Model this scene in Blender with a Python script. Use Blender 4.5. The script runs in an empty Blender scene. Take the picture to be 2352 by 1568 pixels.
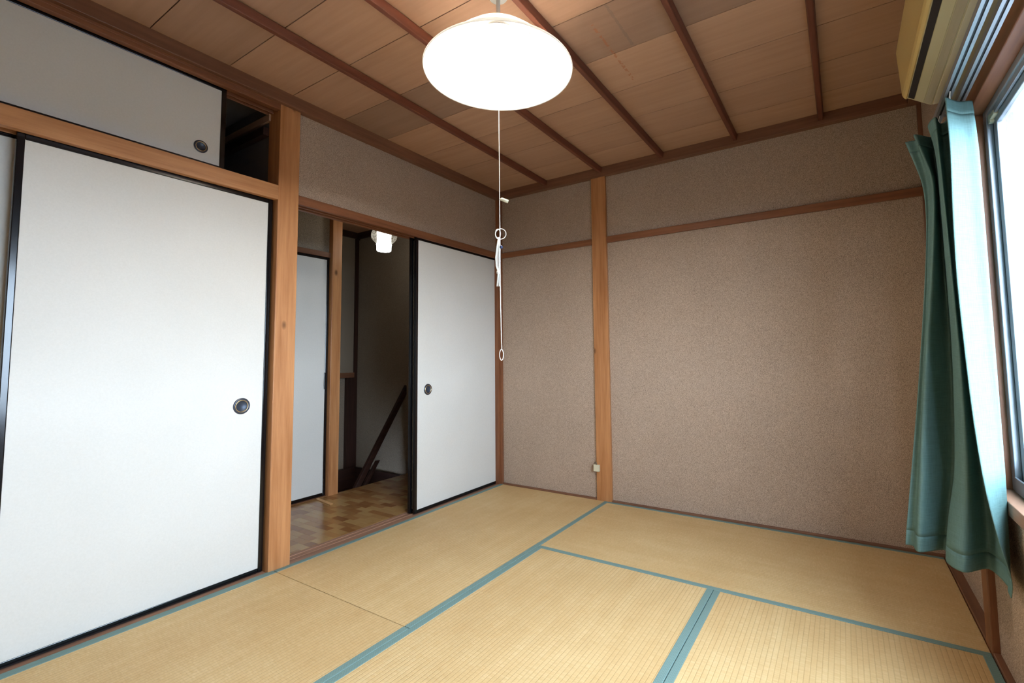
import bpy, bmesh, math, random
from mathutils import Vector, Matrix
random.seed(7)

# ------------------------------------------------------------------ camera, world, exposure
sc = bpy.context.scene
C = sc.collection
cam_d = bpy.data.cameras.new('camera')
cam = bpy.data.objects.new('camera', cam_d); C.objects.link(cam)
F = Vector((-0.53433927, 0.8422545, 0.07133654))
Rv = Vector((0.8438819, 0.53639336, -0.0120622))
U = Vector((0.04842389, -0.05375431, 0.99737937))
m = Matrix(((Rv.x, U.x, -F.x, 2.31366807), (Rv.y, U.y, -F.y, -3.04027414), (Rv.z, U.z, -F.z, 0.99111173), (0, 0, 0, 1)))
cam.matrix_world = m
cam_d.sensor_fit = 'HORIZONTAL'; cam_d.sensor_width = 36.0
cam_d.lens = 1090.91686 / 2352 * 36.0
cam_d.shift_x = -64.1967 / 2352
cam_d.shift_y = -43.3358 / 2352
cam_d.clip_start = 0.02
sc.camera = cam

SKY = 24.0
w = bpy.data.worlds.new('sky'); sc.world = w; w.use_nodes = True
bg = w.node_tree.nodes['Background']
bg.inputs[0].default_value = (0.74, 0.90, 1.12, 1); bg.inputs[1].default_value = SKY
# daylight portal in the window opening (guides the sky light through it)
pl = bpy.data.lights.new('window_portal', 'AREA'); pl.shape = 'RECTANGLE'; pl.size = 1.75; pl.size_y = 1.16
pl.cycles.is_portal = True
po = bpy.data.objects.new('window_portal', pl); C.objects.link(po)
po.location = (2.83, -1.89, 1.17); po.rotation_euler = (math.radians(90), 0, math.radians(90))

vs = sc.view_settings
vs.view_transform = 'Standard'; vs.look = 'None'; vs.gamma = 1.0; vs.exposure = 0.0
vs.use_curve_mapping = False
sc.cycles.use_denoising = True
sc.cycles.use_light_tree = False
sc.cycles.max_bounces = 6; sc.cycles.diffuse_bounces = 3; sc.cycles.transparent_max_bounces = 6
sc.cycles.caustics_reflective = False; sc.cycles.caustics_refractive = False
sc.cycles.use_adaptive_sampling = True; sc.cycles.adaptive_threshold = .18; sc.cycles.adaptive_min_samples = 24
sc.cycles.sample_clamp_indirect = 10.0

# ------------------------------------------------------------------ helpers
def lin(r, g, b):
    f = lambda c: (c/255/12.92) if c/255 <= 0.04045 else ((c/255+0.055)/1.055)**2.4
    return (f(r), f(g), f(b), 1.0)

class NT:
    def __init__(s, name):
        s.m = bpy.data.materials.new(name); s.m.use_nodes = True
        s.t = s.m.node_tree; s.n = s.t.nodes; s.b = s.n['Principled BSDF']; s.out = s.n['Material Output']
    def node(s, typ, **kw):
        n = s.n.new(typ)
        for k, v in kw.items():
            if k.startswith('i_'):
                key = k[2:]
                n.inputs[int(key) if key.isdigit() else key].default_value = v
            else: setattr(n, k, v)
        return n
    def link(s, a, b): s.t.links.new(a, b)
    def math(s, op, a, b=None, clamp=False):
        n = s.n.new('ShaderNodeMath'); n.operation = op; n.use_clamp = clamp
        for i, v in enumerate((a, b)):
            if v is None: continue
            if isinstance(v, (int, float)): n.inputs[i].default_value = v
            else: s.link(v, n.inputs[i])
        return n.outputs[0]
    def ramp(s, fac, stops):
        n = s.n.new('ShaderNodeValToRGB'); e = n.color_ramp.elements
        while len(e) < len(stops): e.new(0.5)
        for el, (p, c) in zip(e, stops): el.position = p; el.color = c
        s.link(fac, n.inputs[0]); return n.outputs[0]
    def mix(s, fac, a, b, mode='MIX'):
        n = s.n.new('ShaderNodeMix'); n.data_type = 'RGBA'; n.blend_type = mode
        for sock, v in ((n.inputs[0], fac), (n.inputs[6], a), (n.inputs[7], b)):
            if isinstance(v, (int, float)): sock.default_value = v
            elif isinstance(v, tuple): sock.default_value = v
            else: s.link(v, sock)
        return n.outputs[2]
    def coords(s, scale=(1, 1, 1), rnd=True):
        tc = s.n.new('ShaderNodeTexCoord'); mp = s.n.new('ShaderNodeMapping')
        mp.inputs['Scale'].default_value = scale
        s.link(tc.outputs['Object'], mp.inputs[0])
        if rnd:
            oi = s.n.new('ShaderNodeObjectInfo')
            ad = s.n.new('ShaderNodeVectorMath'); ad.operation = 'ADD'
            k = s.math('MULTIPLY', oi.outputs['Random'], 37.0)
            s.link(mp.outputs[0], ad.inputs[0]); s.link(k, ad.inputs[1]); return ad.outputs[0]
        return mp.outputs[0]
    def noise(s, vec, scale, detail=3, rough=.5):
        n = s.n.new('ShaderNodeTexNoise'); n.inputs['Scale'].default_value = scale
        n.inputs['Detail'].default_value = detail; n.inputs['Roughness'].default_value = rough
        s.link(vec, n.inputs['Vector']); return n.outputs['Fac']
    def bump(s, h, strength=.2, dist=.002):
        n = s.n.new('ShaderNodeBump'); n.inputs['Strength'].default_value = strength; n.inputs['Distance'].default_value = dist
        s.link(h, n.inputs['Height']); s.link(n.outputs[0], s.b.inputs['Normal'])
    def col(s, c):
        if isinstance(c, tuple): s.b.inputs['Base Color'].default_value = c
        else: s.link(c, s.b.inputs['Base Color'])
    def rough(s, r): s.b.inputs['Roughness'].default_value = r

def plain(name, c, rough=.5, metal=0.0, spec=.5):
    t = NT(name); t.col(c); t.rough(rough); t.b.inputs['Metallic'].default_value = metal
    t.b.inputs['Specular IOR Level'].default_value = spec
    return t.m

def wood(name, light, dark, axis, rough=.45, knots=False, vary=0.0, spec=.35, bump=0, stains=()):
    t = NT(name)
    s = [1, 1, 1]; s['xyz'.index(axis)] = 0.06
    v = t.coords(tuple(s))
    a = t.noise(v, 38, 4, .6); b = t.noise(v, 9, 2)
    f = t.math('ADD', t.math('MULTIPLY', a, .65), t.math('MULTIPLY', b, .35))
    c = t.ramp(f, [(.33, dark), (.66, light)])
    if knots:
        s2 = [1, 1, 1]; s2['xyz'.index(axis)] = 0.55
        v2 = t.coords(tuple(s2))
        vo = t.n.new('ShaderNodeTexVoronoi'); vo.inputs['Scale'].default_value = 8.0; t.link(v2, vo.inputs['Vector'])
        k = t.ramp(vo.outputs['Distance'], [(.05, (.85, .85, .85, 1)), (.13, (.0, .0, .0, 1))])
        c = t.mix(k, c, tuple(x*.28 for x in dark[:3]) + (1,))
    if vary:
        oi = t.n.new('ShaderNodeObjectInfo')
        g = t.ramp(oi.outputs['Random'], [(0, (.70, .70, .71, 1)), (.3, (1.0, .97, .95, 1)), (.55, (.84, .82, .82, 1)), (.75, (1.06, 1.03, .98, 1)), (1, (.92, .88, .84, 1))])
        c = t.mix(1.0, c, g, 'MULTIPLY')
    for sx_, ya, yb, wd_, scol, amt, nz in stains:      # old water marks: x, y range, width, colour, strength, break-up
        ge = t.n.new('ShaderNodeNewGeometry'); sp_ = t.n.new('ShaderNodeSeparateXYZ'); t.link(ge.outputs['Position'], sp_.inputs[0])
        nn = t.noise(ge.outputs['Position'], 70, 3, .7)
        dx = t.math('ABSOLUTE', t.math('ADD', t.math('SUBTRACT', sp_.outputs[0], sx_), t.math('MULTIPLY', t.math('SUBTRACT', nn, .5), .02)))
        ma = t.math('LESS_THAN', dx, wd_)
        my = t.math('MULTIPLY', t.math('GREATER_THAN', sp_.outputs[1], ya), t.math('LESS_THAN', sp_.outputs[1], yb))
        br = t.math('GREATER_THAN', t.noise(ge.outputs['Position'], 45, 2), nz)
        k = t.math('MULTIPLY', t.math('MULTIPLY', t.math('MULTIPLY', ma, my), br), amt)
        c = t.mix(k, c, scol)
    t.col(c); t.rough(rough); t.b.inputs['Specular IOR Level'].default_value = spec
    if bump: t.bump(a, bump, .001)
    return t.m

def plaster(name, base, dark, grain=320):
    t = NT(name)
    v = t.coords((1, 1, 1), False)
    a = t.noise(v, grain, 3, .7); b = t.noise(v, 3.0, 2)
    f = t.math('ADD', t.math('MULTIPLY', a, .95), t.math('MULTIPLY', b, .05))
    c = t.ramp(f, [(.37, dark), (.52, base), (.66, tuple(min(1, x*1.35) for x in base[:3])+(1,))])
    vo = t.n.new('ShaderNodeTexVoronoi'); vo.inputs['Scale'].default_value = 30; t.link(v, vo.inputs['Vector'])
    sp = t.ramp(vo.outputs['Distance'], [(.035, (1, 1, 1, 1)), (.05, (0, 0, 0, 1))])
    c = t.mix(t.math('MULTIPLY', sp, .5), c, lin(235, 230, 225))
    t.col(c); t.rough(.92); t.b.inputs['Specular IOR Level'].default_value = .15
    t.bump(a, .45, .003)
    return t.m

M = {}
for ax in 'xyz':
    M['pillar_'+ax] = wood('pillar_wood_'+ax, lin(198, 142, 94), lin(158, 101, 58), ax, .42, knots=(ax == 'z'))
    M['beam_'+ax] = wood('beam_wood_'+ax, lin(150, 98, 66), lin(112, 68, 44), ax, .45)
    M['brown_'+ax] = wood('brown_wood_'+ax, lin(134, 92, 68), lin(104, 68, 48), ax, .45)
    M['dark_'+ax] = wood('dark_wood_'+ax, lin(66, 42, 34), lin(40, 24, 20), ax, .5)
M['plank'] = wood('ceiling_board_wood', lin(187, 150, 124), lin(174, 137, 111), 'x', .55, vary=.2, stains=((1.52, -1.37, -.91, .006, lin(168, 96, 48), .55, .47), (1.613, -1.44, -1.16, .006, lin(120, 104, 92), .45, .3)))
M['batten'] = wood('batten_wood', lin(124, 72, 52), lin(92, 50, 36), 'y', .5)
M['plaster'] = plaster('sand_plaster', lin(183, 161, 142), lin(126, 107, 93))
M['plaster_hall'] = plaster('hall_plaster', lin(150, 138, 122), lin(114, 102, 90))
M['lacquer'] = plain('black_lacquer', lin(12, 11, 14), .16)
M['ply'] = plain('closet_plywood', lin(96, 88, 84), .8)
M['alu'] = plain('aluminium', lin(168, 174, 180), .38, .75)
M['groove_fill'] = plain('dark_gasket', lin(34, 34, 38), .6)
M['white_plastic'] = plain('white_plastic', lin(236, 234, 226), .4)
M['cream'] = plain('cream_plastic', lin(214, 206, 176), .45)
M['white_cord'] = plain('white_cord', lin(232, 230, 220), .8)
M['blue_bead'] = plain('blue_bead', lin(40, 50, 84), .3)
M['ac_front'] = plain('yellowed_plastic', lin(216, 188, 122), .4)
M['ac_beige'] = plain('beige_plastic', lin(190, 184, 150), .45)
M['ac_grey'] = plain('beige_grey_plastic', lin(168, 160, 136), .5)
M['dark_slot_fill'] = plain('black_slot', lin(14, 14, 18), .5)
M['steel'] = plain('steel', lin(170, 170, 170), .3, .9)
M['wire'] = plain('wire_metal', lin(120, 112, 96), .4, .8)
M['pull_dark'] = plain('bronze_dark', lin(70, 74, 84), .35, .6)
M['pull_cup'] = plain('bronze_cup', lin(58, 66, 80), .4, .35)
M['pull_ring'] = plain('brass_ring', lin(190, 166, 124), .3, .8)
M['screw_wood'] = plain('pale_wood_strip', lin(206, 158, 104), .5)
M['sill'] = wood('worn_sill_wood', lin(166, 126, 102), lin(134, 98, 76), 'y', .55)
M['ground'] = plain('outdoor_ground', lin(84, 82, 80), .9)
M['light_seal'] = plain('light_seal_board', lin(44, 32, 26), .9)
M['subfloor'] = plain('subfloor_board', lin(80, 62, 46), .9)

def fusuma_paper():
    t = NT('fusuma_paper'); v = t.coords((1, 1, 1))
    a = t.noise(v, 160, 3, .6); b = t.noise(v, 2.2, 2)
    c = t.ramp(t.math('ADD', t.math('MULTIPLY', a, .5), t.math('MULTIPLY', b, .5)), [(.3, lin(213, 211, 204)), (.7, lin(223, 221, 215))])
    t.col(c); t.rough(.75); t.b.inputs['Specular IOR Level'].default_value = .25
    return t.m
M['paper'] = fusuma_paper()

def tatami():
    t = NT('tatami_rush')
    tc = t.n.new('ShaderNodeTexCoord'); sx = t.n.new('ShaderNodeSeparateXYZ'); t.link(tc.outputs['Object'], sx.inputs[0])
    X, Y = sx.outputs[0], sx.outputs[1]
    fy = t.math('FRACT', t.math('MULTIPLY', Y, 1/.0158))
    d = t.math('ABSOLUTE', t.math('SUBTRACT', fy, .5))                  # .5 on the warp line
    line = t.ramp(d, [(.36, (0, 0, 0, 1)), (.5, (1, 1, 1, 1))])
    # rushes lie across the mat: short blocks between warp lines
    row = t.math('FLOOR', t.math('MULTIPLY', Y, 1/.0158))
    cx = t.n.new('ShaderNodeCombineXYZ'); t.link(t.math('MULTIPLY', X, 150.0), cx.inputs[0]); t.link(t.math('MULTIPLY', row, 7.31), cx.inputs[1])
    rush = t.noise(cx.outputs[0], 1.0, 2, .6)
    big = t.noise(t.coords((1, 1, 1)), 2.6, 3, .6)
    st = t.coords((.6, 9, 1))
    streak = t.noise(st, 3.0, 2)
    f = t.math('ADD', t.math('ADD', t.math('MULTIPLY', rush, .4), t.math('MULTIPLY', big, .4)), t.math('MULTIPLY', streak, .2))
    c = t.ramp(f, [(.32, lin(196, 160, 108)), (.5, lin(207, 175, 124)), (.68, lin(219, 191, 142))])
    c = t.mix(t.math('MULTIPLY', line, .27), c, lin(160, 128, 78))
    t.col(c); t.rough(.6); t.b.inputs['Specular IOR Level'].default_value = .3
    h = t.math('ADD', t.math('MULTIPLY', line, -1.0), t.math('MULTIPLY', rush, .3))
    t.bump(h, .5, .0015)
    return t.m
M['tatami'] = tatami()

def border():
    t = NT('tatami_border_cloth')
    tc = t.n.new('ShaderNodeTexCoord'); sx = t.n.new('ShaderNodeSeparateXYZ'); t.link(tc.outputs['Object'], sx.inputs[0])
    a = t.math('MULTIPLY', t.math('ADD', sx.outputs[0], sx.outputs[1]), 1/.0102)
    b = t.math('MULTIPLY', t.math('SUBTRACT', sx.outputs[0], sx.outputs[1]), 1/.0102)
    da = t.math('ABSOLUTE', t.math('SUBTRACT', t.math('FRACT', a), .5)); db = t.math('ABSOLUTE', t.math('SUBTRACT', t.math('FRACT', b), .5))
    d = t.math('MAXIMUM', da, db)
    ring = t.ramp(d, [(.10, (0, 0, 0, 1)), (.17, (1, 1, 1, 1)), (.27, (1, 1, 1, 1)), (.34, (0, 0, 0, 1))])
    c = t.mix(t.math('MULTIPLY', ring, .55), lin(122, 147, 141), lin(84, 112, 108))
    n = t.noise(t.coords((1, 1, 1)), 4, 2)
    c = t.mix(t.math('MULTIPLY', n, .35), c, lin(106, 136, 132))
    t.col(c); t.rough(.7); t.b.inputs['Specular IOR Level'].default_value = .25; t.bump(ring, .25, .001)
    return t.m
M['border'] = border()

def parquet():
    t = NT('parquet_block_wood'); oi = t.n.new('ShaderNodeObjectInfo')
    v = t.coords((.1, 1, 1)); a = t.noise(v, 60, 3)
    c = t.ramp(oi.outputs['Random'], [(0, lin(132, 84, 46)), (.3, lin(164, 122, 74)), (.62, lin(180, 144, 92)), (1, lin(150, 102, 58))])
    c = t.mix(t.math('MULTIPLY', a, .3), c, lin(120, 82, 46))
    t.col(c); t.rough(.2); t.b.inputs['Specular IOR Level'].default_value = .5
    return t.m
M['parquet'] = parquet()

def frosted():
    t = NT('frosted_glass'); v = t.coords((1, 1, 1), False)
    vo = t.n.new('ShaderNodeTexVoronoi'); vo.inputs['Scale'].default_value = 170; t.link(v, vo.inputs['Vector'])
    tr = t.n.new('ShaderNodeBsdfTransparent'); tr.inputs[0].default_value = (.93, .97, .97, 1)
    tl = t.n.new('ShaderNodeBsdfTranslucent'); tl.inputs[0].default_value = (.9, .95, .96, 1)
    gl = t.n.new('ShaderNodeBsdfGlossy'); gl.inputs['Roughness'].default_value = .25
    bp = t.n.new('ShaderNodeBump'); bp.inputs['Strength'].default_value = .6; bp.inputs['Distance'].default_value = .003
    t.link(vo.outputs['Distance'], bp.inputs['Height'])
    for s in (tl, gl): t.link(bp.outputs[0], s.inputs['Normal'])
    m1 = t.n.new('ShaderNodeMixShader'); m1.inputs[0].default_value = .10
    t.link(tr.outputs[0], m1.inputs[1]); t.link(tl.outputs[0], m1.inputs[2])
    m2 = t.n.new('ShaderNodeMixShader'); m2.inputs[0].default_value = .05
    t.link(m1.outputs[0], m2.inputs[1]); t.link(gl.outputs[0], m2.inputs[2])
    t.link(m2.outputs[0], t.out.inputs[0]); return t.m
M['frosted'] = frosted()

def curtain_cloth():
    t = NT('curtain_cloth')
    v = t.coords((1, 1, .05)); a = t.noise(v, 420, 2)
    v2 = t.coords((.05, .05, 1)); b = t.noise(v2, 500, 2)
    f = t.math('ADD', t.math('MULTIPLY', a, .5), t.math('MULTIPLY', b, .5))
    c = t.ramp(f, [(.3, lin(94, 124, 122)), (.7, lin(112, 146, 143))])
    df = t.n.new('ShaderNodeBsdfDiffuse'); t.link(c, df.inputs[0])
    tl = t.n.new('ShaderNodeBsdfTranslucent'); t.link(c, tl.inputs[0])
    gl = t.n.new('ShaderNodeBsdfGlossy'); gl.inputs[0].default_value = (.9, .95, .95, 1); gl.inputs['Roughness'].default_value = .55
    m1 = t.n.new('ShaderNodeMixShader'); m1.inputs[0].default_value = .16
    t.link(df.outputs[0], m1.inputs[1]); t.link(tl.outputs[0], m1.inputs[2])
    m2 = t.n.new('ShaderNodeMixShader'); m2.inputs[0].default_value = .022
    t.link(m1.outputs[0], m2.inputs[1]); t.link(gl.outputs[0], m2.inputs[2])
    t.link(m2.outputs[0], t.out.inputs[0]); return t.m
M['curtain'] = curtain_cloth()

def shade_mat(name, col, tr):
    t = NT(name)
    df = t.n.new('ShaderNodeBsdfDiffuse'); df.inputs[0].default_value = col
    tl = t.n.new('ShaderNodeBsdfTranslucent'); tl.inputs[0].default_value = col
    m1 = t.n.new('ShaderNodeMixShader'); m1.inputs[0].default_value = tr
    t.link(df.outputs[0], m1.inputs[1]); t.link(tl.outputs[0], m1.inputs[2]); t.link(m1.outputs[0], t.out.inputs[0])
    return t.m
M['shade'] = shade_mat('milky_shade', (.95, .95, .94, 1), .6)

def emit(name, col, s):
    t = NT(name); e = t.n.new('ShaderNodeEmission'); e.inputs[0].default_value = col; e.inputs[1].default_value = s
    t.link(e.outputs[0], t.out.inputs[0]); return t.m
M['tube'] = emit('fluorescent_tube', (1.0, .90, .75, 1), 95.0)
M['hall_tube'] = emit('hall_tube', (.97, 1.0, .98, 1), 7.0)

def pattern_glass():
    t = NT('patterned_glass'); v = t.coords((1, 1, 1), False)
    wv = t.n.new('ShaderNodeTexVoronoi'); wv.inputs['Scale'].default_value = 90; t.link(v, wv.inputs['Vector'])
    tr = t.n.new('ShaderNodeBsdfTransparent'); tr.inputs[0].default_value = (.95, .9, .82, 1)
    gl = t.n.new('ShaderNodeBsdfGlossy'); gl.inputs['Roughness'].default_value = .15
    tl = t.n.new('ShaderNodeBsdfTranslucent'); tl.inputs[0].default_value = (.35, .3, .22, 1)
    bp = t.n.new('ShaderNodeBump'); bp.inputs['Strength'].default_value = 1; bp.inputs['Distance'].default_value = .01
    t.link(wv.outputs['Distance'], bp.inputs['Height'])
    t.link(bp.outputs[0], gl.inputs['Normal']); t.link(bp.outputs[0], tl.inputs['Normal'])
    m0 = t.n.new('ShaderNodeMixShader'); m0.inputs[0].default_value = .5
    t.link(gl.outputs[0], m0.inputs[1]); t.link(tl.outputs[0], m0.inputs[2])
    m1 = t.n.new('ShaderNodeMixShader')
    t.link(t.ramp(wv.outputs['Distance'], [(.2, (.08, .08, .08, 1)), (.6, (.4, .4, .4, 1))]), m1.inputs[0])
    t.link(tr.outputs[0], m1.inputs[1]); t.link(m0.outputs[0], m1.inputs[2]); t.link(m1.outputs[0], t.out.inputs[0]); return t.m
M['pattern_glass'] = pattern_glass()

# ------------------------------------------------------------------ mesh builder
class MB:
    def __init__(s): s.v = []; s.f = []; s.sm = []
    def add(s, vs_, fs, smooth=False):
        o = len(s.v); s.v += [tuple(v) for v in vs_]
        for f in fs: s.f.append(tuple(i+o for i in f)); s.sm.append(smooth)
        return s
    def box(s, x0, x1, y0, y1, z0, z1):
        return s.add([(x0,y0,z0),(x1,y0,z0),(x1,y1,z0),(x0,y1,z0),(x0,y0,z1),(x1,y0,z1),(x1,y1,z1),(x0,y1,z1)],
                     [(0,3,2,1),(4,5,6,7),(0,1,5,4),(1,2,6,5),(2,3,7,6),(3,0,4,7)])
    def prism_y(s, prof, y0, y1, smooth=False):        # prof: (x, z) list, extruded along y
        n = len(prof)
        vs_ = [(x, y0, z) for x, z in prof] + [(x, y1, z) for x, z in prof]
        fs = [(i, (i+1) % n, (i+1) % n+n, i+n) for i in range(n)]
        s.add(vs_, fs, smooth); s.add(vs_, [tuple(range(n))[::-1], tuple(range(n, 2*n))]); return s
    def prism_x(s, prof, x0, x1):                      # prof: (y, z)
        n = len(prof)
        vs_ = [(x0, y, z) for y, z in prof] + [(x1, y, z) for y, z in prof]
        s.add(vs_, [(i, (i+1) % n, (i+1) % n+n, i+n) for i in range(n)] + [tuple(range(n))[::-1], tuple(range(n, 2*n))]); return s
    def lathe(s, prof, c, axis='z', n=48, close=False):  # prof: (r, h)
        vs_ = []; cx, cy, cz = c
        for r, h in prof:
            for k in range(n):
                a = 2*math.pi*k/n; p, q = r*math.cos(a), r*math.sin(a)
                vs_.append((cx+p, cy+q, cz+h) if axis == 'z' else (cx+h, cy+p, cz+q))
        fs = []
        m_ = len(prof)
        for i in range(m_ if close else m_-1):
            for k in range(n):
                a, b = i*n+k, i*n+(k+1) % n
                c2, d = ((i+1) % m_)*n+(k+1) % n, ((i+1) % m_)*n+k
                fs.append((a, b, c2, d))
        s.add(vs_, fs, True)
        return s
    def disc(s, r, c, axis='z', n=32):
        cx, cy, cz = c; vs_ = []
        for k in range(n):
            a = 2*math.pi*k/n; p, q = r*math.cos(a), r*math.sin(a)
            vs_.append((cx+p, cy+q, cz) if axis == 'z' else (cx, cy+p, cz+q))
        return s.add(vs_, [tuple(range(n))])
    def tube(s, pts, r, n=8, closed=False, caps=True):
        pts = [Vector(p) for p in pts]; N = len(pts); vs_ = []
        prev = None
        for i, p in enumerate(pts):
            if closed: t = pts[(i+1) % N]-pts[i-1]
            else: t = pts[min(i+1, N-1)]-pts[max(i-1, 0)]
            t.normalize()
            if prev is None:
                a = Vector((0, 0, 1)) if abs(t.z) < .9 else Vector((1, 0, 0))
                u = t.cross(a).normalized()
            else: u = (prev-t*prev.dot(t)).normalized()
            prev = u; w_ = t.cross(u)
            rr = r[i] if isinstance(r, (list, tuple)) else r
            for k in range(n):
                a = 2*math.pi*k/n; vs_.append(p+u*(rr*math.cos(a))+w_*(rr*math.sin(a)))
        fs = []
        for i in range(N if closed else N-1):
            j = (i+1) % N
            for k in range(n): fs.append((i*n+k, i*n+(k+1) % n, j*n+(k+1) % n, j*n+k))
        if not closed and caps: fs += [tuple(range(n))[::-1], tuple((N-1)*n+k for k in range(n))]
        return s.add(vs_, fs, True)
    def build(s, name, mat, parent=None, bevel=0.0, origin=None):
        xs, ys, zs = zip(*s.v)
        o = Vector(origin) if origin is not None else Vector(((min(xs)+max(xs))/2, (min(ys)+max(ys))/2, min(zs)))
        me = bpy.data.meshes.new(name)
        me.from_pydata([tuple(Vector(v)-o) for v in s.v], [], s.f); me.validate()
        me.polygons.foreach_set('use_smooth', s.sm[:len(me.polygons)] if len(me.polygons) == len(s.sm) else [False]*len(me.polygons))
        bm_ = bmesh.new(); bm_.from_mesh(me); bmesh.ops.recalc_face_normals(bm_, faces=bm_.faces); bm_.to_mesh(me); bm_.free()
        me.materials.append(M[mat] if isinstance(mat, str) else mat)
        ob = bpy.data.objects.new(name, me); C.objects.link(ob)
        if parent is not None:
            ob.parent = parent; ob.location = o-wloc(parent)
        else: ob.location = o
        if bevel:
            bv = ob.modifiers.new('bevel', 'BEVEL'); bv.width = bevel; bv.segments = 2; bv.limit_method = 'ANGLE'
        return ob

def wloc(o):
    v = Vector(o.location)
    while o.parent is not None: o = o.parent; v += Vector(o.location)
    return v
def tag(o, label, cat=None, group=None, kind=None):
    o['label'] = label
    if cat: o['category'] = cat
    if group: o['group'] = group
    if kind: o['kind'] = kind
    return o
def empty(name, loc, label, cat, group=None, kind=None):
    o = bpy.data.objects.new(name, None); C.objects.link(o); o.location = loc; o.empty_display_size = .1
    return tag(o, label, cat, group, kind)
def S(name, mb, mat, label, cat, bevel=0.0):
    return tag(mb.build(name, mat, None, bevel), label, cat, None, 'structure')
def arc(c, r, a0, a1, n, plane='yz'):
    out = []
    for i in range(n+1):
        a = a0+(a1-a0)*i/n; p, q = r*math.cos(a), r*math.sin(a)
        out.append((c[0], c[1]+p, c[2]+q) if plane == 'yz' else (c[0]+p, c[1]+q, c[2]) if plane == 'xy' else (c[0]+p, c[1], c[2]+q))
    return out

# room frame: left wall face x=0, back wall face y=0, right wall face x=XR, tatami top z=0
XR = 2.68; YF = -3.56; ZC = 2.33; PLI = .02
YL, YR = -1.7912, -1.6865          # pillar on the left wall
XP0, XP1 = .8341, .9459            # pillar on the back wall
X1, X2, Y1, L1 = .92, 1.806, .896, 1.766

# ------------------------------------------------------------------ structure: floor, walls, ceiling
S('floor', MB().box(-.02, 2.82, YF-.1, .1, -.16, -.062), 'subfloor', 'bare boards under the straw mats', 'floor')
S('ground', MB().box(2.95, 60, -40, 40, -3.3, -3.2), 'ground', 'unseen ground plane added outside to block light from below', 'ground')  # unseen plane added to cut off sky light from below the horizon

b = S('wall_back', MB().box(-.02, 2.74, PLI, .14, -.06, 2.42), 'plaster', 'sand-textured beige plaster wall facing the camera', 'wall')
wl = S('wall_left', MB().box(-.09, -PLI, YR-.01, .03, 1.825, 2.42), 'plaster', 'short beige plaster wall above the open sliding doorway', 'wall')
mb = MB().box(2.70, 2.84, YF-.1, -.82, -.06, .535).box(2.70, 2.84, YF-.1, -.82, 1.84, 2.42)
mb.box(2.716, 2.84, -.82, .1, -.06, 2.42)
mb.box(2.70, 2.84, -.90, -.82, .535, 1.84).box(2.70, 2.84, YF-.1, -2.76, .535, 1.84)
S('wall_right', mb, 'plaster', 'beige plaster wall around the window behind the curtain', 'wall')
S('wall_front', MB().box(-.1, 2.84, YF-.12, YF, -.06, 2.42), 'plaster', 'plaster wall behind the camera', 'wall')  # unseen end wall, added to close the room for the light
S('light_seal', MB().box(-2.0, 2.9, YF-.2, .3, 2.45, 2.5), 'light_seal', 'unseen slab added above the ceiling, blocks sky light', 'light_seal')  # slab added out of view, keeps sky light off the ceiling gaps

# ceiling boards, lapped, one object each
ceil = S('ceiling', MB().box(-.05, 2.75, YF-.1, .1, 2.345, 2.40), 'light_seal', 'ceiling of wide lapped wooden boards under slim battens', 'ceiling')
pitch = .2965; edge = -.2593
ys = [.05] + [edge-pitch*k for k in range(12)]
pw = pitch
me_plank = None
for k in range(len(ys)-1):
    y1_, y0_ = ys[k], ys[k+1]
    p = MB().box(-.03, 2.73, y0_+.002, y1_-.002, ZC, ZC+.006)
    p.build('plank', 'plank', ceil)
for bx in (.462, .918, 1.366, 1.822, 2.274):
    MB().prism_y([(bx-.016, ZC-.002), (bx-.011, ZC-.040), (bx+.011, ZC-.040), (bx+.016, ZC-.002)], YF, .0).build('batten', 'batten', ceil, .003)

# cornice rails round the ceiling
S('trim_1', MB().box(-.03, .022, YF, .03, 2.268, ZC+.005), 'brown_y', 'brown wooden cornice rail along the ceiling over the closet wall', 'trim', .003)
S('trim_2', MB().box(.022, 2.66, -.022, .03, 2.268, ZC+.005), 'brown_x', 'brown wooden cornice rail along the ceiling over the back wall', 'trim', .003)
S('trim_3', MB().box(2.66, 2.72, YF, .03, 2.268, ZC+.005), 'brown_y', 'brown wooden cornice rail along the ceiling over the window wall', 'trim', .003)
# pillars
S('trim_4', MB().box(-.105, 0, YL, YR, -.05, 2.27), 'pillar_z', 'thick knotty orange-brown pillar between closet and doorway', 'pillar', .003)
S('trim_5', MB().box(XP0, XP1, 0, .1, -.05, 2.27), 'pillar_z', 'orange-brown wooden pillar dividing the back plaster wall', 'pillar', .003)
S('trim_6', MB().box(-.1, .0, -.02, .03, -.05, 2.27).box(-.1, .018, -.0, .03, -.05, 2.27), 'beam_z', 'slim brown corner post where closed sliding door meets back wall', 'post', .002)
S('trim_7', MB().box(2.68, 2.80, -.885, -.80, -.05, 2.27), 'beam_z', 'brown wooden post on the window wall below the curtain', 'post', .003)
S('trim_8', MB().box(2.697, 2.72, 0.004, .06, -.05, 2.27), 'brown_z', 'dark brown corner post behind the gathered curtain', 'post', .002)
# wall rail on the back wall (two lengths)
S('trim_9', MB().box(.018, XP0-.003, .004, .03, 1.787, 1.829), 'beam_x', 'short horizontal brown rail across the narrow back wall panel', 'rail', .002)
S('trim_10', MB().box(XP1, 2.702, .002, .03, 1.787, 1.831), 'beam_x', 'long horizontal brown rail across the wide back wall panel', 'rail', .002)
# floor edge strips
S('baseboard_back', MB().box(.018, XP0, 0.001, .03, -.05, .010).box(XP1, 2.70, 0.001, .03, -.05, .010), 'brown_x', 'thin brown wooden strip along the foot of the back wall', 'baseboard', .002)
S('baseboard_right', MB().box(2.681, 2.72, -.80, .0, -.05, .012).box(2.681, 2.71, YF, -.885, -.05, .012), 'brown_y', 'thin brown wooden strip along the foot of the window wall', 'baseboard', .002)

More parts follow.
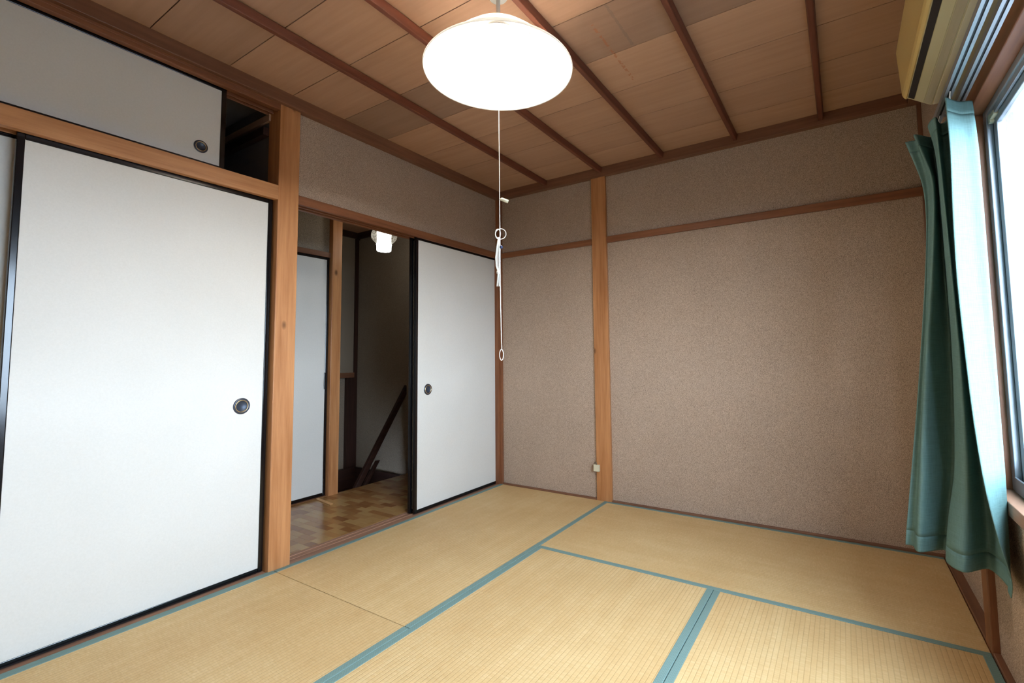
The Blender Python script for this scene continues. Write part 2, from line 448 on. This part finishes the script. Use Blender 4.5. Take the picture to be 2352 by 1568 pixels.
# lintel over the doorway with two grooves, threshold below
mb = MB().box(-.11, -.003, YR, -.02, 1.806, 1.832)
for a, c in ((-.024, -.003), (-.060, -.050), (-.11, -.088)): mb.box(a, c, YR, -.02, 1.786, 1.8065)
S('trim_11', mb, 'beam_y', 'grooved brown lintel over the open doorway', 'lintel', .0015)
mb = MB().box(-.115, 0, YR, -.02, -.05, -.004)
for a, c in ((-.026, 0), (-.064, -.054), (-.115, -.092)): mb.box(a, c, YR, -.02, -.004, .0)
S('trim_12', mb, 'sill', 'worn grooved wooden threshold under the sliding doors', 'threshold', .001)
# closet rails
mb = MB().box(-.105, 0, YF, YL, 1.80, 1.852)
for a, c in ((-.03, 0), (-.074, -.066), (-.105, -.1)): mb.box(a, c, YF, YL, 1.78, 1.801)
S('trim_13', mb, 'pillar_y', 'light brown rail between lower and upper closet doors', 'rail', .0015)
mb = MB().box(-.105, 0, YF, YL, 2.256, 2.275)
for a, c in ((-.03, 0), (-.074, -.066), (-.105, -.1)): mb.box(a, c, YF, YL, 2.237, 2.257)
S('trim_14', mb, 'beam_y', 'brown head rail above the upper closet doors', 'rail', .0015)
mb = MB().box(-.105, -.0085, YF, YL, -.05, -.002)
S('trim_15', mb, 'sill', 'brown sill strip under the closet doors', 'threshold', .001)

# closet interior
mb = MB().box(-.95, -.92, YF-.05, YL+.02, -.06, 2.40).box(-.95, -.105, YF-.08, YF-.05, -.06, 2.40).box(-.95, -.02, YF-.05, YL, 2.30, 2.33)
mb.box(-.92, -.105, YL+.004, YL+.03, -.06, 2.31)
S('wall_closet', mb, 'ply', 'dim plywood lining inside the closet', 'wall')
S('floor_closet', MB().box(-.93, -.105, YF-.05, YL, 1.80, 1.815).box(-.93, -.105, YF-.05, YL, -.06, -.03), 'ply', 'plywood shelf and floor inside the closet', 'shelf')
S('trim_16', MB().box(-.92, -.89, YF, YL, 2.10, 2.14), 'dark_y', 'dark rail across the back of the upper closet', 'rail')
S('trim_17', MB().box(-.92, -.105, YL-.028, YL+.004, 2.13, 2.17), 'dark_x', 'dark rail on the side wall of the upper closet', 'rail')

# ------------------------------------------------------------------ tatami mats
def tatami_mat(cx, cy, lx, wd, rot, label, bwl=.0275, bwr=.0275):
    t = empty('tatami_mat', (cx, cy, -.055), label, 'mat', 'straw mats on the floor')
    t.rotation_euler.z = rot
    def loc(mbx, name, mat, bev=0):
        o = mbx.build(name, mat, None, bev, origin=(0, 0, 0)); o.parent = t; o.location = (0, 0, 0); return o
    g = .0012
    loc(MB().box(-lx/2+g, lx/2-g, -wd/2+bwl-.002, wd/2-bwr+.002, 0, .055), 'rush_cover', 'tatami', .002)
    for s_ in (-1, 1):
        y0_, y1_ = (-wd/2+g, -wd/2+bwl) if s_ < 0 else (wd/2-bwr, wd/2-g)
        loc(MB().box(-lx/2+g, lx/2-g, y0_, y1_, 0, .0562), 'border', 'border', .002)
    return t
H90 = math.pi/2
tatami_mat(X1/2, -L1/2, L1, X1, H90, 'straw mat in front of the open doorway, reaching the back wall', .0275, .031)
tatami_mat((X1-.008)/2, -L1-(3.56-L1)/2, 3.56-L1, X1+.008, H90, 'straw mat lying along the big closed closet door', .0285, .042)
tatami_mat((X1+XR)/2, -Y1/2, XR-X1, Y1, 0, 'straw mat lying along the wide back wall, its length towards the window')
tatami_mat((X1+X2)/2, -Y1-L1/2, L1, X2-X1, H90, 'straw mat in the middle of the room under the lamp')
tatami_mat((X2+XR)/2, -Y1-L1/2, L1, XR-X2, H90, 'straw mat beside the window wall, right of the middle mat')
tatami_mat((X1+XR)/2, (-Y1-L1-3.56)/2, XR-X1, 3.56-Y1-L1, 0, 'straw mat behind the camera, across the end of the room')  # unseen mat, added to complete the floor for the light

# ------------------------------------------------------------------ sliding doors
def finger_pull(parent, x, y, z, r, ry=1.0):
    k = r/.037
    fp = MB().lathe([(.0, -.001), (r*.70, -.001), (r*.70, .0), (r*.76, .0035), (r*.9, .0032), (r, .0)], (x, y, z), 'x', 40).build('finger_pull', 'pull_dark', parent, origin=(x, y, z))
    MB().lathe([(.0, -.0004), (r*.62, -.0004), (r*.68, .0022)], (x+.0008, y, z), 'x', 36).build('cup', 'pull_cup', fp, origin=(x, y, z))
    MB().lathe([(r*.66, .0022), (r*.69, .0048), (r*.74, .0048), (r*.78, .0030)], (x, y, z), 'x', 36).build('ring', 'pull_ring', fp, origin=(x, y, z))
    return fp
def sliding_door(n, x, y0, y1, z0, z1, label, pull=None, fr=.021, th=.021, tr=.023):
    t = empty('door_%d' % n, (x-th/2, (y0+y1)/2, z0), label, 'sliding door', None, 'structure')
    MB().box(x-th+.002, x-.0035, y0+fr*.6, y1-fr*.6, z0+fr*.6, z1-fr*.6).build('panel', 'paper', t)
    MB().box(x-th, x, y0, y0+fr, z0, z1).build('stile', 'lacquer', t, .003)
    MB().box(x-th, x, y1-fr, y1, z0, z1).build('stile', 'lacquer', t, .003)
    MB().box(x-th+.001, x-.001, y0+fr, y1-fr, z1-tr, z1).build('top_rail', 'lacquer', t, .002)
    MB().box(x-th+.001, x-.001, y0+fr, y1-fr, z0, z0+fr).build('bottom_rail', 'lacquer', t, .002)
    if pull: finger_pull(t, x-.0035, pull[0], pull[1], pull[2])
    return t
sliding_door(1, -.029, -.862, .012, .002, 1.797, 'white paper sliding door with black frame beside the back wall corner', (-.7475, .782, .0365))
sliding_door(2, -.066, -.870, .004, .002, 1.797, 'white sliding door tucked behind the one by the corner, only its black edge showing')
sliding_door(3, -.034, -2.666, -1.7985, .002, 1.792, 'large white closet door with black frame beside the knotty pillar', (-1.9125, .780, .037), tr=.031)
sliding_door(4, -.078, -3.545, -2.640, .002, 1.792, 'white closet door partly hidden behind the large one, at the left edge')
sliding_door(5, -.034, -2.895, -2.0215, 1.851, 2.249, 'wide low white upper closet door with round pull, above the large door', (-2.117, 1.936, .028))
sliding_door(6, -.078, -3.545, -2.68, 1.851, 2.249, 'upper closet door hidden behind the wide low one')

# ------------------------------------------------------------------ hallway beyond the doorway
mb = MB().box(-2.1, -1.74, -1.95, .3, -1.9, 2.46).box(-2.1, .0, .141, .3, -1.9, 2.46).box(-2.1, -.96, -1.95, -1.81, -1.9, 2.46).box(-2.1, 0, -1.95, .3, -1.9, -1.65)
S('outer_light_shell', mb, 'light_seal', 'unseen shell added round the hallway to stop sky light leaks', 'wall')  # enclosing boxes added behind the hallway against leaking sky light
hf = S('floor_hallway', MB().box(-.915, -.115, -1.76, -.02, -.1, -.008), 'dark_y', 'glossy parquet block floor of the hallway', 'floor')
tl_, tw_ = .1185, .0482
tm = None
row = 0; yy = -1.752
while yy < -.03:
    off = (.5 if row % 2 else 0.0)*tl_ + (row % 3)*.02
    xx = -.910-off
    while xx < -.117:
        a, c = max(xx, -.905)+.0004, min(xx+tl_, -.116)-.0004
        if c-a > .01:
            full = abs((c-a)-(tl_-.0008)) < 1e-4
            if full and tm is not None:
                o = bpy.data.objects.new('tile', tm); C.objects.link(o); o.parent = hf
                o.location = Vector(((a+c)/2, yy+tw_/2, -.008))-wloc(hf)
            else:
                o = MB().box(a, c, yy+.0004, yy+tw_-.0004, -.008, 0).build('tile', 'parquet', hf)
                if full: tm = o.data
        xx += tl_
    yy += tw_; row += 1
# inner wall of the hallway: sliding door, lintel, pillar, plaster above
S('trim_18', MB().box(-.99, -.885, -.895, -.815, -.05, 2.21), 'pillar_z', 'orange-brown pillar in the hallway beside the inner door', 'pillar', .003)
S('trim_19', MB().box(-.99, -.905, -1.76, -.895, 1.752, 1.79), 'brown_y', 'brown lintel over the inner hallway door', 'lintel', .002)
S('trim_20', MB().box(-.99, -.905, -1.76, -.895, -.05, .002), 'brown_y', 'brown threshold under the inner hallway door', 'threshold')
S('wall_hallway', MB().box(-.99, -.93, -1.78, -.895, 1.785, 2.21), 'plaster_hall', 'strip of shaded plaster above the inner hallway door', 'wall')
d7 = sliding_door(7, -.918, -1.765, -.897, .004, 1.757, 'white sliding door across the hallway with a slim black edge pull')
MB().box(-.919, -.910, -.926, -.915, .772, .892).build('edge_pull', 'lacquer', d7, .003)
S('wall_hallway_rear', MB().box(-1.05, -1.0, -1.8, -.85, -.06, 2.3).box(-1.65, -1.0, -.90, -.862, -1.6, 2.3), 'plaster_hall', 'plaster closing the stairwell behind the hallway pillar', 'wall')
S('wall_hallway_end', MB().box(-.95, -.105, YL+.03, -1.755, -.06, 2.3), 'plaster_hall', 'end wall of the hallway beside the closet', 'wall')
S('ceiling_hallway', MB().box(-1.75, -.09, -1.80, .1, 2.205, 2.24), 'plank', 'dim boarded ceiling over the hallway', 'ceiling')
# stairwell
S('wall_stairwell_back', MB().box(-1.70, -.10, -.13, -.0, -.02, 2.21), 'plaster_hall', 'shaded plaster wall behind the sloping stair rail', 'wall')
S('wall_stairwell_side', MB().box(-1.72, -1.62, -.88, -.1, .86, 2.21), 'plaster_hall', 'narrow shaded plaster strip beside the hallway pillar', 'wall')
S('trim_21', MB().box(-1.63, -1.605, -.165, -.125, -.02, 2.20), 'dark_z', 'thin dark corner post in the stairwell', 'post')
S('trim_22', MB().box(-1.64, -1.60, -.88, -.165, .815, .862), 'brown_y', 'brown rail on the stairwell wall beside the hallway pillar', 'rail', .002)
S('trim_23', MB().box(-1.66, -1.60, -.24, -.165, -.02, .815), 'dark_z', 'dark jamb below the stairwell rail', 'post')
S('trim_24', MB().box(-1.66, -1.59, -.16, -.12, 2.14, 2.205).box(-1.63, -.12, -.16, -.125, 2.15, 2.205).box(-1.63, -1.59, -.88, -.13, 2.15, 2.205), 'dark_x', 'dark cornice rail round the stairwell ceiling', 'trim')
S('wall_stairwell_panel', MB().box(-1.72, -1.64, -.88, -.2, -.02, .82), 'plaster_hall', 'grey panel below the stairwell rail', 'wall')
S('wall_stairwell_lower', MB().box(-1.6, -.1, -.15, -.0, -1.6, -.02), 'dark_x', 'dark boards below floor level under the stairwell back wall', 'wall')
S('wall_stairwell_far', MB().box(-1.72, -1.59, -.86, -.15, -1.6, -.02), 'dark_y', 'dark boards below floor level at the far side of the stairwell', 'wall')
S('wall_stairwell_near', MB().box(-.935, -.905, -.815, -.15, -1.6, -.012), 'dark_y', 'dark boards below the edge of the hallway floor', 'wall')
st = empty('staircase', (-1.25, -.5, -1.6), 'dark wooden stairs going down behind the hallway', 'stairs')
for k in range(4):
    y1_ = -.15-.16*k
    MB().box(-1.58, -.94, y1_-.205, y1_-.006, -.22-.2*k, -.19-.2*k).build('tread', 'dark_x', st)
MB().box(-1.58, -.94, -.855, -.157, -1.6, -1.55).build('landing', 'dark_x', st)
hr = empty('stair_rail', (-.93, -.62, 0), 'dark sloping rail rising from the stairwell edge', 'stair rail')
mb = MB()
mb.prism_x([(-.675, -.06), (-.622, -.06), (-.060, .78), (-.060, .86)], -.955, -.925)
mb.build('rail_board', 'dark_y', hr, .002)
MB().prism_x([(-.56, -.02), (-.525, -.02), (-.40, .16), (-.43, .16)], -.955, -.93).build('brace', 'dark_y', hr, .002)
ws = tag(MB().add([(-.888,-.990,0.0005),(-.670,-1.022,.0005),(-.678,-.994,.0005),(-.8905,-.967,.0005),
                   (-.888,-.990,.006),(-.670,-1.022,.006),(-.678,-.994,.006),(-.8905,-.967,.006)],
                  [(0,3,2,1),(4,5,6,7),(0,1,5,4),(1,2,6,5),(2,3,7,6),(3,0,4,7)]).build('wooden_strip', 'screw_wood', None, .001),
         'short pale wooden strip lying on the hallway floor by the inner door', 'wood strip')
# hallway lamp
hx, hy = -.664, -.604
hl = empty('ceiling_lamp', (hx, hy, 2.205), 'small lit lamp in the hallway with white tube in patterned glass', 'lamp')
MB().lathe([(0, -.03), (.05, -.03), (.05, 0), (0, 0)], (hx, hy, 2.205), 'z', 24).build('ceiling_plate', 'white_plastic', hl)
MB().tube([(hx, hy, 2.19), (hx, hy, 2.02)], .008).build('stem', 'white_plastic', hl)
MB().lathe([(.0, 1.824), (.05, 1.825), (.0545, 1.830), (.055, 1.868), (.058, 1.872), (.058, 1.878), (.054, 1.882), (.054, 2.02), (.0, 2.025)], (hx, hy, 0), 'z', 32).build('tube', 'hall_tube', hl)
gp = []
for k in range(17):
    a = -math.pi*.46+math.pi*.90*k/16
    gp.append((.097*math.cos(a), .097*math.sin(a)*.80))
MB().lathe(gp, (hx, hy, 1.947), 'z', 48).build('glass_globe', 'pattern_glass', hl)

# ------------------------------------------------------------------ pendant lamp
lx, ly = 1.3135, -1.7225
pn = empty('pendant_lamp', (lx, ly, 2.33), 'lit round white pendant lamp hanging from the middle of the ceiling', 'lamp')
MB().lathe([(0, 2.298), (.032, 2.299), (.036, 2.305), (.036, 2.3295), (0, 2.3295)], (lx, ly, 0), 'z', 28).build('ceiling_rose', 'white_plastic', pn)
MB().tube([(lx+.045, ly+.004, 2.33), (lx+.045, ly+.004, 2.305)]+[(lx+.045+.012-.012*math.cos(a), ly+.004, 2.305-.012*math.sin(a)) for a in [i*math.pi/8 for i in range(9)]]+[(lx+.069, ly+.004, 2.312)], .0016, 6).build('hook', 'wire', pn)
MB().tube([(lx, ly, 2.30), (lx, ly, 2.17)], .0075, 12).build('suspension_cord', 'white_plastic', pn)
out = [(.020, 2.186), (.05, 2.184), (.09, 2.170), (.13, 2.145), (.17, 2.110), (.20, 2.080), (.225, 2.056), (.248, 2.038), (.264, 2.027), (.268, 2.022), (.267, 2.016)]
inn = [(r_-.004, z_-.003) for r_, z_ in out[:-1]][::-1]
MB().lathe(out+inn, (lx, ly, 0), 'z', 72).build('shade', 'shade', pn)
MB().lathe([(0, 2.122), (.072, 2.122), (.076, 2.126), (.076, 2.15), (.05, 2.168), (0, 2.170)], (lx, ly, 0), 'z', 36).build('ballast_housing', 'white_plastic', pn)
for R_, z_ in ((.165, 2.064), (.110, 2.086)):
    MB().tube([(lx+R_*math.cos(a), ly+R_*math.sin(a), z_) for a in [2*math.pi*i/64 for i in range(64)]], .0125, 8, True).build('ring_tube', 'tube', pn)
for a in (math.radians(222), math.radians(342), math.radians(102)):
    MB().tube([(lx+.06*math.cos(a), ly+.06*math.sin(a), 2.128), (lx+.13*math.cos(a), ly+.13*math.sin(a), 2.110), (lx+.178*math.cos(a), ly+.178*math.sin(a), 2.082), (lx+.182*math.cos(a), ly+.182*math.sin(a), 2.062)], .004, 6).build('tube_clip', 'white_plastic', pn)
a = math.radians(205)
MB().lathe([(0, -.02), (.011, -.018), (.013, 0), (.009, .02), (.009, .04), (0, .04)], (lx+.05*math.cos(a), ly+.05*math.sin(a), 2.09), 'z', 16).build('night_bulb', 'white_plastic', pn)
# pull cord with everything that is tied to it
pc = MB().tube([(lx, ly, 2.13), (lx, ly, 1.9), (lx+.001, ly, 1.548), (lx+.0015, ly, 1.43), (lx+.001, ly, 1.30), (lx+.002, ly+.001, 1.15), (lx+.004, ly+.002, 1.04), (lx+.005, ly+.002, 1.02)], [.0014]*3+[.0017]*5, 8).build('pull_cord', 'white_cord', pn)
ex = (F.cross(Vector((0, 0, 1)))).normalized()          # sideways direction of the little toggles
def off(z, s=0.0, d=0.0): return (lx+ex.x*s+.0*d, ly+ex.y*s, z)
MB().tube([off(1.548, .002), off(1.549, .008), off(1.5445, .02), off(1.540, .031)], [.003, .0058, .0062, .0060], 10).build('switch_knob', 'cream', pc)
MB().tube([off(1.424+.0185*math.sin(a), .004+.0185*math.cos(a)) for a in [2*math.pi*i/32 for i in range(32)]], .0015, 8, True).build('pull_ring', 'white_plastic', pc)
MB().tube([off(1.424+.017*math.sin(a), -.006+.009*math.cos(a)) for a in [2*math.pi*i/24 for i in range(24)]], .0018, 8, True).build('cord_loop', 'white_cord', pc)
for s0, s1, s2 in ((-.004, -.014, -.006), (-.002, -.010, -.004), (-.001, -.003, -.003)):
    MB().tube([off(1.412, s0), off(1.38, (s0+s1)/2), off(1.34, s1), off(1.31, s1*.9), off(1.29, s2)], .0021, 6).build('looped_strand', 'white_cord', pc)
MB().lathe([(0, -.008), (.006, -.005), (.007, 0), (.006, .005), (0, .008)], off(1.288, -.005), 'z', 14).build('knot', 'white_cord', pc)
for s0, s1 in ((-.006, -.010), (-.004, -.003)):
    MB().tube([off(1.284, s0), off(1.26, (s0+s1)/2), off(1.238, s1)], .0022, 6).build('cord_tail', 'white_cord', pc)
MB().lathe([(0, -.007), (.005, -.004), (.006, 0), (.005, .004), (0, .007)], off(1.377, .0055), 'z', 14).build('bead', 'blue_bead', pc)
lp = [off(1.022, .005)]
for i in range(21):
    a = math.pi*.5+2*math.pi*i/20
    lp.append(off(1.0-.02+.019+.019*math.sin(a)*1.0, .004+.0065*math.cos(a)))
MB().tube(lp, .0015, 6).build('end_loop', 'white_cord', pc)

# ------------------------------------------------------------------ window
wn = empty('window_1', (2.765, -1.895, .571), 'aluminium sliding window with bright frosted glass beside the curtain', 'window', None, 'structure')
WY0, WY1, WZ0, WZ1 = -2.755, -1.03, .571, 1.75
MB().box(2.73, 2.80, WY1-.034, WY1, WZ0+.002, WZ1).build('frame_jamb', 'alu', wn, .002)
MB().box(2.73, 2.80, WY0, WY0+.034, WZ0+.002, WZ1).build('frame_jamb', 'alu', wn, .002)
MB().box(2.73, 2.80, WY0+.034, WY1-.034, WZ1-.022, WZ1).build('frame_head', 'alu', wn, .002)
MB().box(2.735, 2.742, WY0+.034, WY1-.034, WZ1-.04, WZ1-.022).box(2.758, 2.764, WY0+.034, WY1-.034, WZ1-.04, WZ1-.022).build('head_track', 'alu', wn)
MB().box(2.73, 2.80, WY0+.034, WY1-.034, WZ0+.002, WZ0+.022).build('frame_sill', 'alu', wn, .002)
MB().box(2.728, 2.734, WY0+.034, WY1-.034, WZ0+.002, WZ0+.045).build('sill_lip', 'alu', wn, .001)
MB().box(2.745, 2.79, WY1-.046, WY1-.034, WZ0+.03, WZ1-.03).build('gasket', 'groove_fill', wn)  # dark strip standing in for the shade in the sash groove
ymid = (WY0+WY1)/2
for k, (xa, ya, yb) in enumerate(((2.744, ymid-.02, WY1-.046), (2.768, WY0+.036, ymid+.02))):
    sh = MB().box(xa, xa+.02, yb-.03, yb, WZ0+.024, WZ1-.026).build('sash', 'alu', wn, .002)
    MB().box(xa, xa+.02, ya, ya+.03, WZ0+.024, WZ1-.026).build('stile', 'alu', sh, .002)
    MB().box(xa, xa+.02, ya+.03, yb-.03, WZ0+.024, WZ0+.075).build('rail', 'alu', sh, .002)
    MB().box(xa, xa+.02, ya+.03, yb-.03, WZ1-.062, WZ1-.026).build('rail', 'alu', sh, .002)
    MB().add([(xa+.01, ya+.028, WZ0+.07), (xa+.01, yb-.028, WZ0+.07), (xa+.01, yb-.028, WZ1-.06), (xa+.01, ya+.028, WZ1-.06)], [(0, 1, 2, 3)]).build('pane', 'frosted', sh)
MB().box(2.733, 2.748, WY1-.058, WY1-.038, WZ1-.052, WZ1-.024).build('stopper', 'cream', wn, .002)
MB().box(2.733, 2.760, WY1-.10, WY1-.06, WZ1-.045, WZ1-.030).build('stopper', 'cream', wn, .002)
for z_ in (1.36, .98):
    MB().lathe([(0, -.002), (.003, -.002), (.0045, 0)], (2.7295, WY1-.017, z_), 'x', 14).build('screw', 'steel', wn)
S('trim_25', MB().box(2.69, 2.81, WY0-.05, -.885, 1.75, 1.85), 'beam_y', 'reddish brown lintel over the window', 'lintel', .003)
S('trim_26', MB().box(2.688, 2.81, -1.03, -.885, .571, 1.75), 'beam_z', 'reddish brown window jamb behind the bright curtain edge', 'jamb', .002)
S('trim_27', MB().box(2.688, 2.81, WY0-.05, WY0, .571, 1.75), 'beam_z', 'window jamb at the near end of the window', 'jamb', .002)
S('trim_28', MB().box(2.684, 2.815, WY0-.06, -.885, .531, .571), 'sill', 'worn wooden window sill', 'sill', .003)

# ------------------------------------------------------------------ air conditioner
ac = empty('air_conditioner', (2.62, -1.32, 1.86), 'yellowed wall air conditioner above the window and curtain', 'air conditioner')
y0_, y1_ = -1.72, -.90
prof = [(2.70, 2.135), (2.556, 2.135), (2.546, 2.128), (2.540, 2.115), (2.538, 2.10), (2.5475, 1.934), (2.551, 1.925), (2.557, 1.918), (2.571, 1.909), (2.6135, 1.879), (2.624, 1.873), (2.70, 1.868)]
MB().prism_y(prof, y0_, y1_).build('body', 'ac_beige', ac)
MB().prism_y([(2.5355, 2.098), (2.5385, 2.118), (2.545, 2.131), (2.556, 2.1385), (2.565, 2.1385), (2.565, 2.132), (2.5595, 1.9172), (2.5555, 1.9155), (2.549, 1.923), (2.5448, 1.934)], y0_-.004, y1_+.004).build('front_panel', 'ac_front', ac)
MB().prism_y([(2.5600, 1.9135), (2.5765, 1.9025), (2.5785, 1.9070), (2.563, 1.918)], y0_+.02, y1_-.012).build('air_outlet', 'dark_slot_fill', ac)
MB().prism_y([(2.5775, 1.9025), (2.6025, 1.885), (2.606, 1.889), (2.581, 1.9065)], y0_+.02, y1_-.008).build('louver', 'ac_beige', ac, .001)
MB().prism_y([(2.6045, 1.884), (2.6135, 1.8775), (2.6240, 1.8715), (2.626, 1.876), (2.608, 1.888)], y0_+.02, y1_-.008).build('drip_panel', 'ac_grey', ac, .001)
MB().box(2.6275, 2.66, y0_+.02, y1_-.008, 1.8685, 1.875).build('rear_panel', 'cream', ac, .001)

# ------------------------------------------------------------------ curtain rails and curtain
cr = empty('curtain_rail', (2.645, -1.9, 1.766), 'double white metal curtain rail under the air conditioner', 'curtain rail')
for xc in (2.622, 2.661):
    mb = MB().box(xc-.011, xc+.011, -2.86, -.93, 1.779, 1.783)
    mb.box(xc-.011, xc-.009, -2.86, -.93, 1.765, 1.779).box(xc+.009, xc+.011, -2.86, -.93, 1.765, 1.779)
    mb.box(xc-.011, xc-.0032, -2.86, -.93, 1.764, 1.7665).box(xc+.0032, xc+.011, -2.86, -.93, 1.764, 1.7665)
    r_ = mb.build('rail', 'alu', cr)
    MB().box(xc-.0088, xc+.0088, -2.855, -.935, 1.7672, 1.7785).build('dark_slot_fill', 'dark_slot_fill', r_)  # solid black bar in the channel, paints the shade inside the rail
for yb in (-1.0, -1.9, -2.8):
    MB().box(2.612, 2.690, yb-.012, yb+.012, 1.783, 1.787).build('bracket', 'steel', cr, .001)

tab = [(-0.875,[2.634,2.6318,2.629,2.6251,2.6215,2.6169,2.6099,2.6022,2.5925,2.5785,2.5676,2.5598,2.5559]),
(-0.938,[2.5424,2.5521,2.5647,2.5797,2.5845,2.581,2.5659,2.5458,2.5243,2.5029,2.486,2.4741,2.4695]),
(-0.945,[2.5704,2.577,2.5853,2.5939,2.5946,2.5861,2.573,2.5558,2.5375,2.5179,2.5027,2.4918,2.4867]),
(-1,[2.5607,2.5704,2.5829,2.5983,2.5992,2.592,2.5763,2.5551,2.5371,2.5225,2.5112,2.5024,2.4983]),
(-0.935,[2.6186,2.6194,2.6204,2.6215,2.622,2.6229,2.6232,2.6222,2.6178,2.6092,2.591,2.5774,2.5706]),
(-1.05,[2.591,2.5989,2.6053,2.6099,2.6106,2.6114,2.6121,2.6113,2.6056,2.5962,2.5756,2.5634,2.5599]),
(-1.115,[2.6012,2.6024,2.6039,2.6061,2.608,2.6105,2.6141,2.6175,2.6178,2.6144,2.6041,2.5944,2.5908]),
(-1.05,[2.6275,2.6283,2.6292,2.6306,2.6306,2.6303,2.6339,2.642,2.651,2.6602,2.6635,2.6606,2.6585]),
(-1.17,[2.679,2.6808,2.683,2.685,2.685,2.685,2.685,2.685,2.685,2.685,2.6818,2.6792,2.6762]),
(-1.2,[2.6431,2.6455,2.6486,2.6513,2.6518,2.6526,2.6538,2.6597,2.6651,2.6677,2.6706,2.6719,2.6689]),
(-1.25,[2.6077,2.6077,2.6086,2.6091,2.6071,2.604,2.6025,2.6073,2.6148,2.6278,2.6475,2.6671,2.6641])]
zsr = [1.74,1.70,1.65,1.58,1.5,1.38,1.2,1.0,.8,.62,.48,.38,.33]
def cr_spline(pts, n):
    """Catmull-Rom through pts, n steps for each span"""
    out_ = []
    P = [pts[0]]+list(pts)+[pts[-1]]
    for i in range(1, len(P)-2):
        p0, p1, p2, p3 = (Vector(p) for p in P[i-1:i+3])
        for k in range(n):
            t = k/n
            out_.append(.5*((2*p1)+(-p0+p2)*t+(2*p0-5*p1+4*p2-p3)*t*t+(-p0+3*p1-3*p2+p3)*t**3))
    out_.append(Vector(pts[-1])); return out_
rows = [cr_spline([(tab[j][1][i], tab[j][0], zsr[i]) for j in range(len(tab))], 7) for i in range(len(zsr))]
ncol = len(rows[0])
cols_ = [cr_spline([rows[i][c] for i in range(len(rows))], 5) for c in range(ncol)]
nrow = len(cols_[0])
ct = empty('curtain', (2.6, -1.05, .33), 'teal green curtain gathered at the end of the window', 'curtain')
vsx = [cols_[c][r_] for r_ in range(nrow) for c in range(ncol)]
def cloth(rows_from, rows_to, name, off_=0.0):
    mbx = MB(); keep = [cols_[c][r_] for r_ in range(rows_from, rows_to) for c in range(ncol)]
    R2 = rows_to-rows_from
    mbx.add(keep, [(i*ncol+j, i*ncol+j+1, (i+1)*ncol+j+1, (i+1)*ncol+j) for i in range(R2-1) for j in range(ncol-1)], True)
    o = mbx.build(name, 'curtain', ct)
    so = o.modifiers.new('thickness', 'SOLIDIFY'); so.thickness = .0022; so.offset = off_
    return o
hd = 5; hm = nrow-6
cloth(hd, hm+1, 'cloth')
h_ = cloth(0, hd+1, 'heading_band'); h_.modifiers['thickness'].thickness = .0030
h_ = cloth(hm, nrow, 'hem'); h_.modifiers['thickness'].thickness = .0023
for c_ in range(3, ncol-1, 4):
    p = cols_[c_][0]
    if abs(p.x-2.622) > .012: continue
    MB().tube([(p.x, p.y, 1.735), (p.x, p.y, 1.75), ((p.x+2.622)/2, p.y, 1.758), (2.622, p.y, 1.764)], .0014, 6).build('curtain_hook', 'white_plastic', ct)

# ------------------------------------------------------------------ junction box on the back pillar
jb = empty('junction_box', (.842, -.008, .194), 'small cream junction box on the foot of the back wall pillar', 'junction box')
MB().box(.8195, .8640, -.020, .0, .195, .242).build('cover', 'cream', jb, .004)
MB().box(.8150, .8210, -.010, .012, .198, .238).build('base_plate', 'brown_z', jb, .001)
MB().tube([(.842, -.010, .240), (.842, -.010, .250), (.838, -.010, .256), (.830, -.010, .257), (.824, -.006, .252), (.820, .004, .246), (.818, .014, .243)], .0022, 8).build('cable', 'wire', jb)
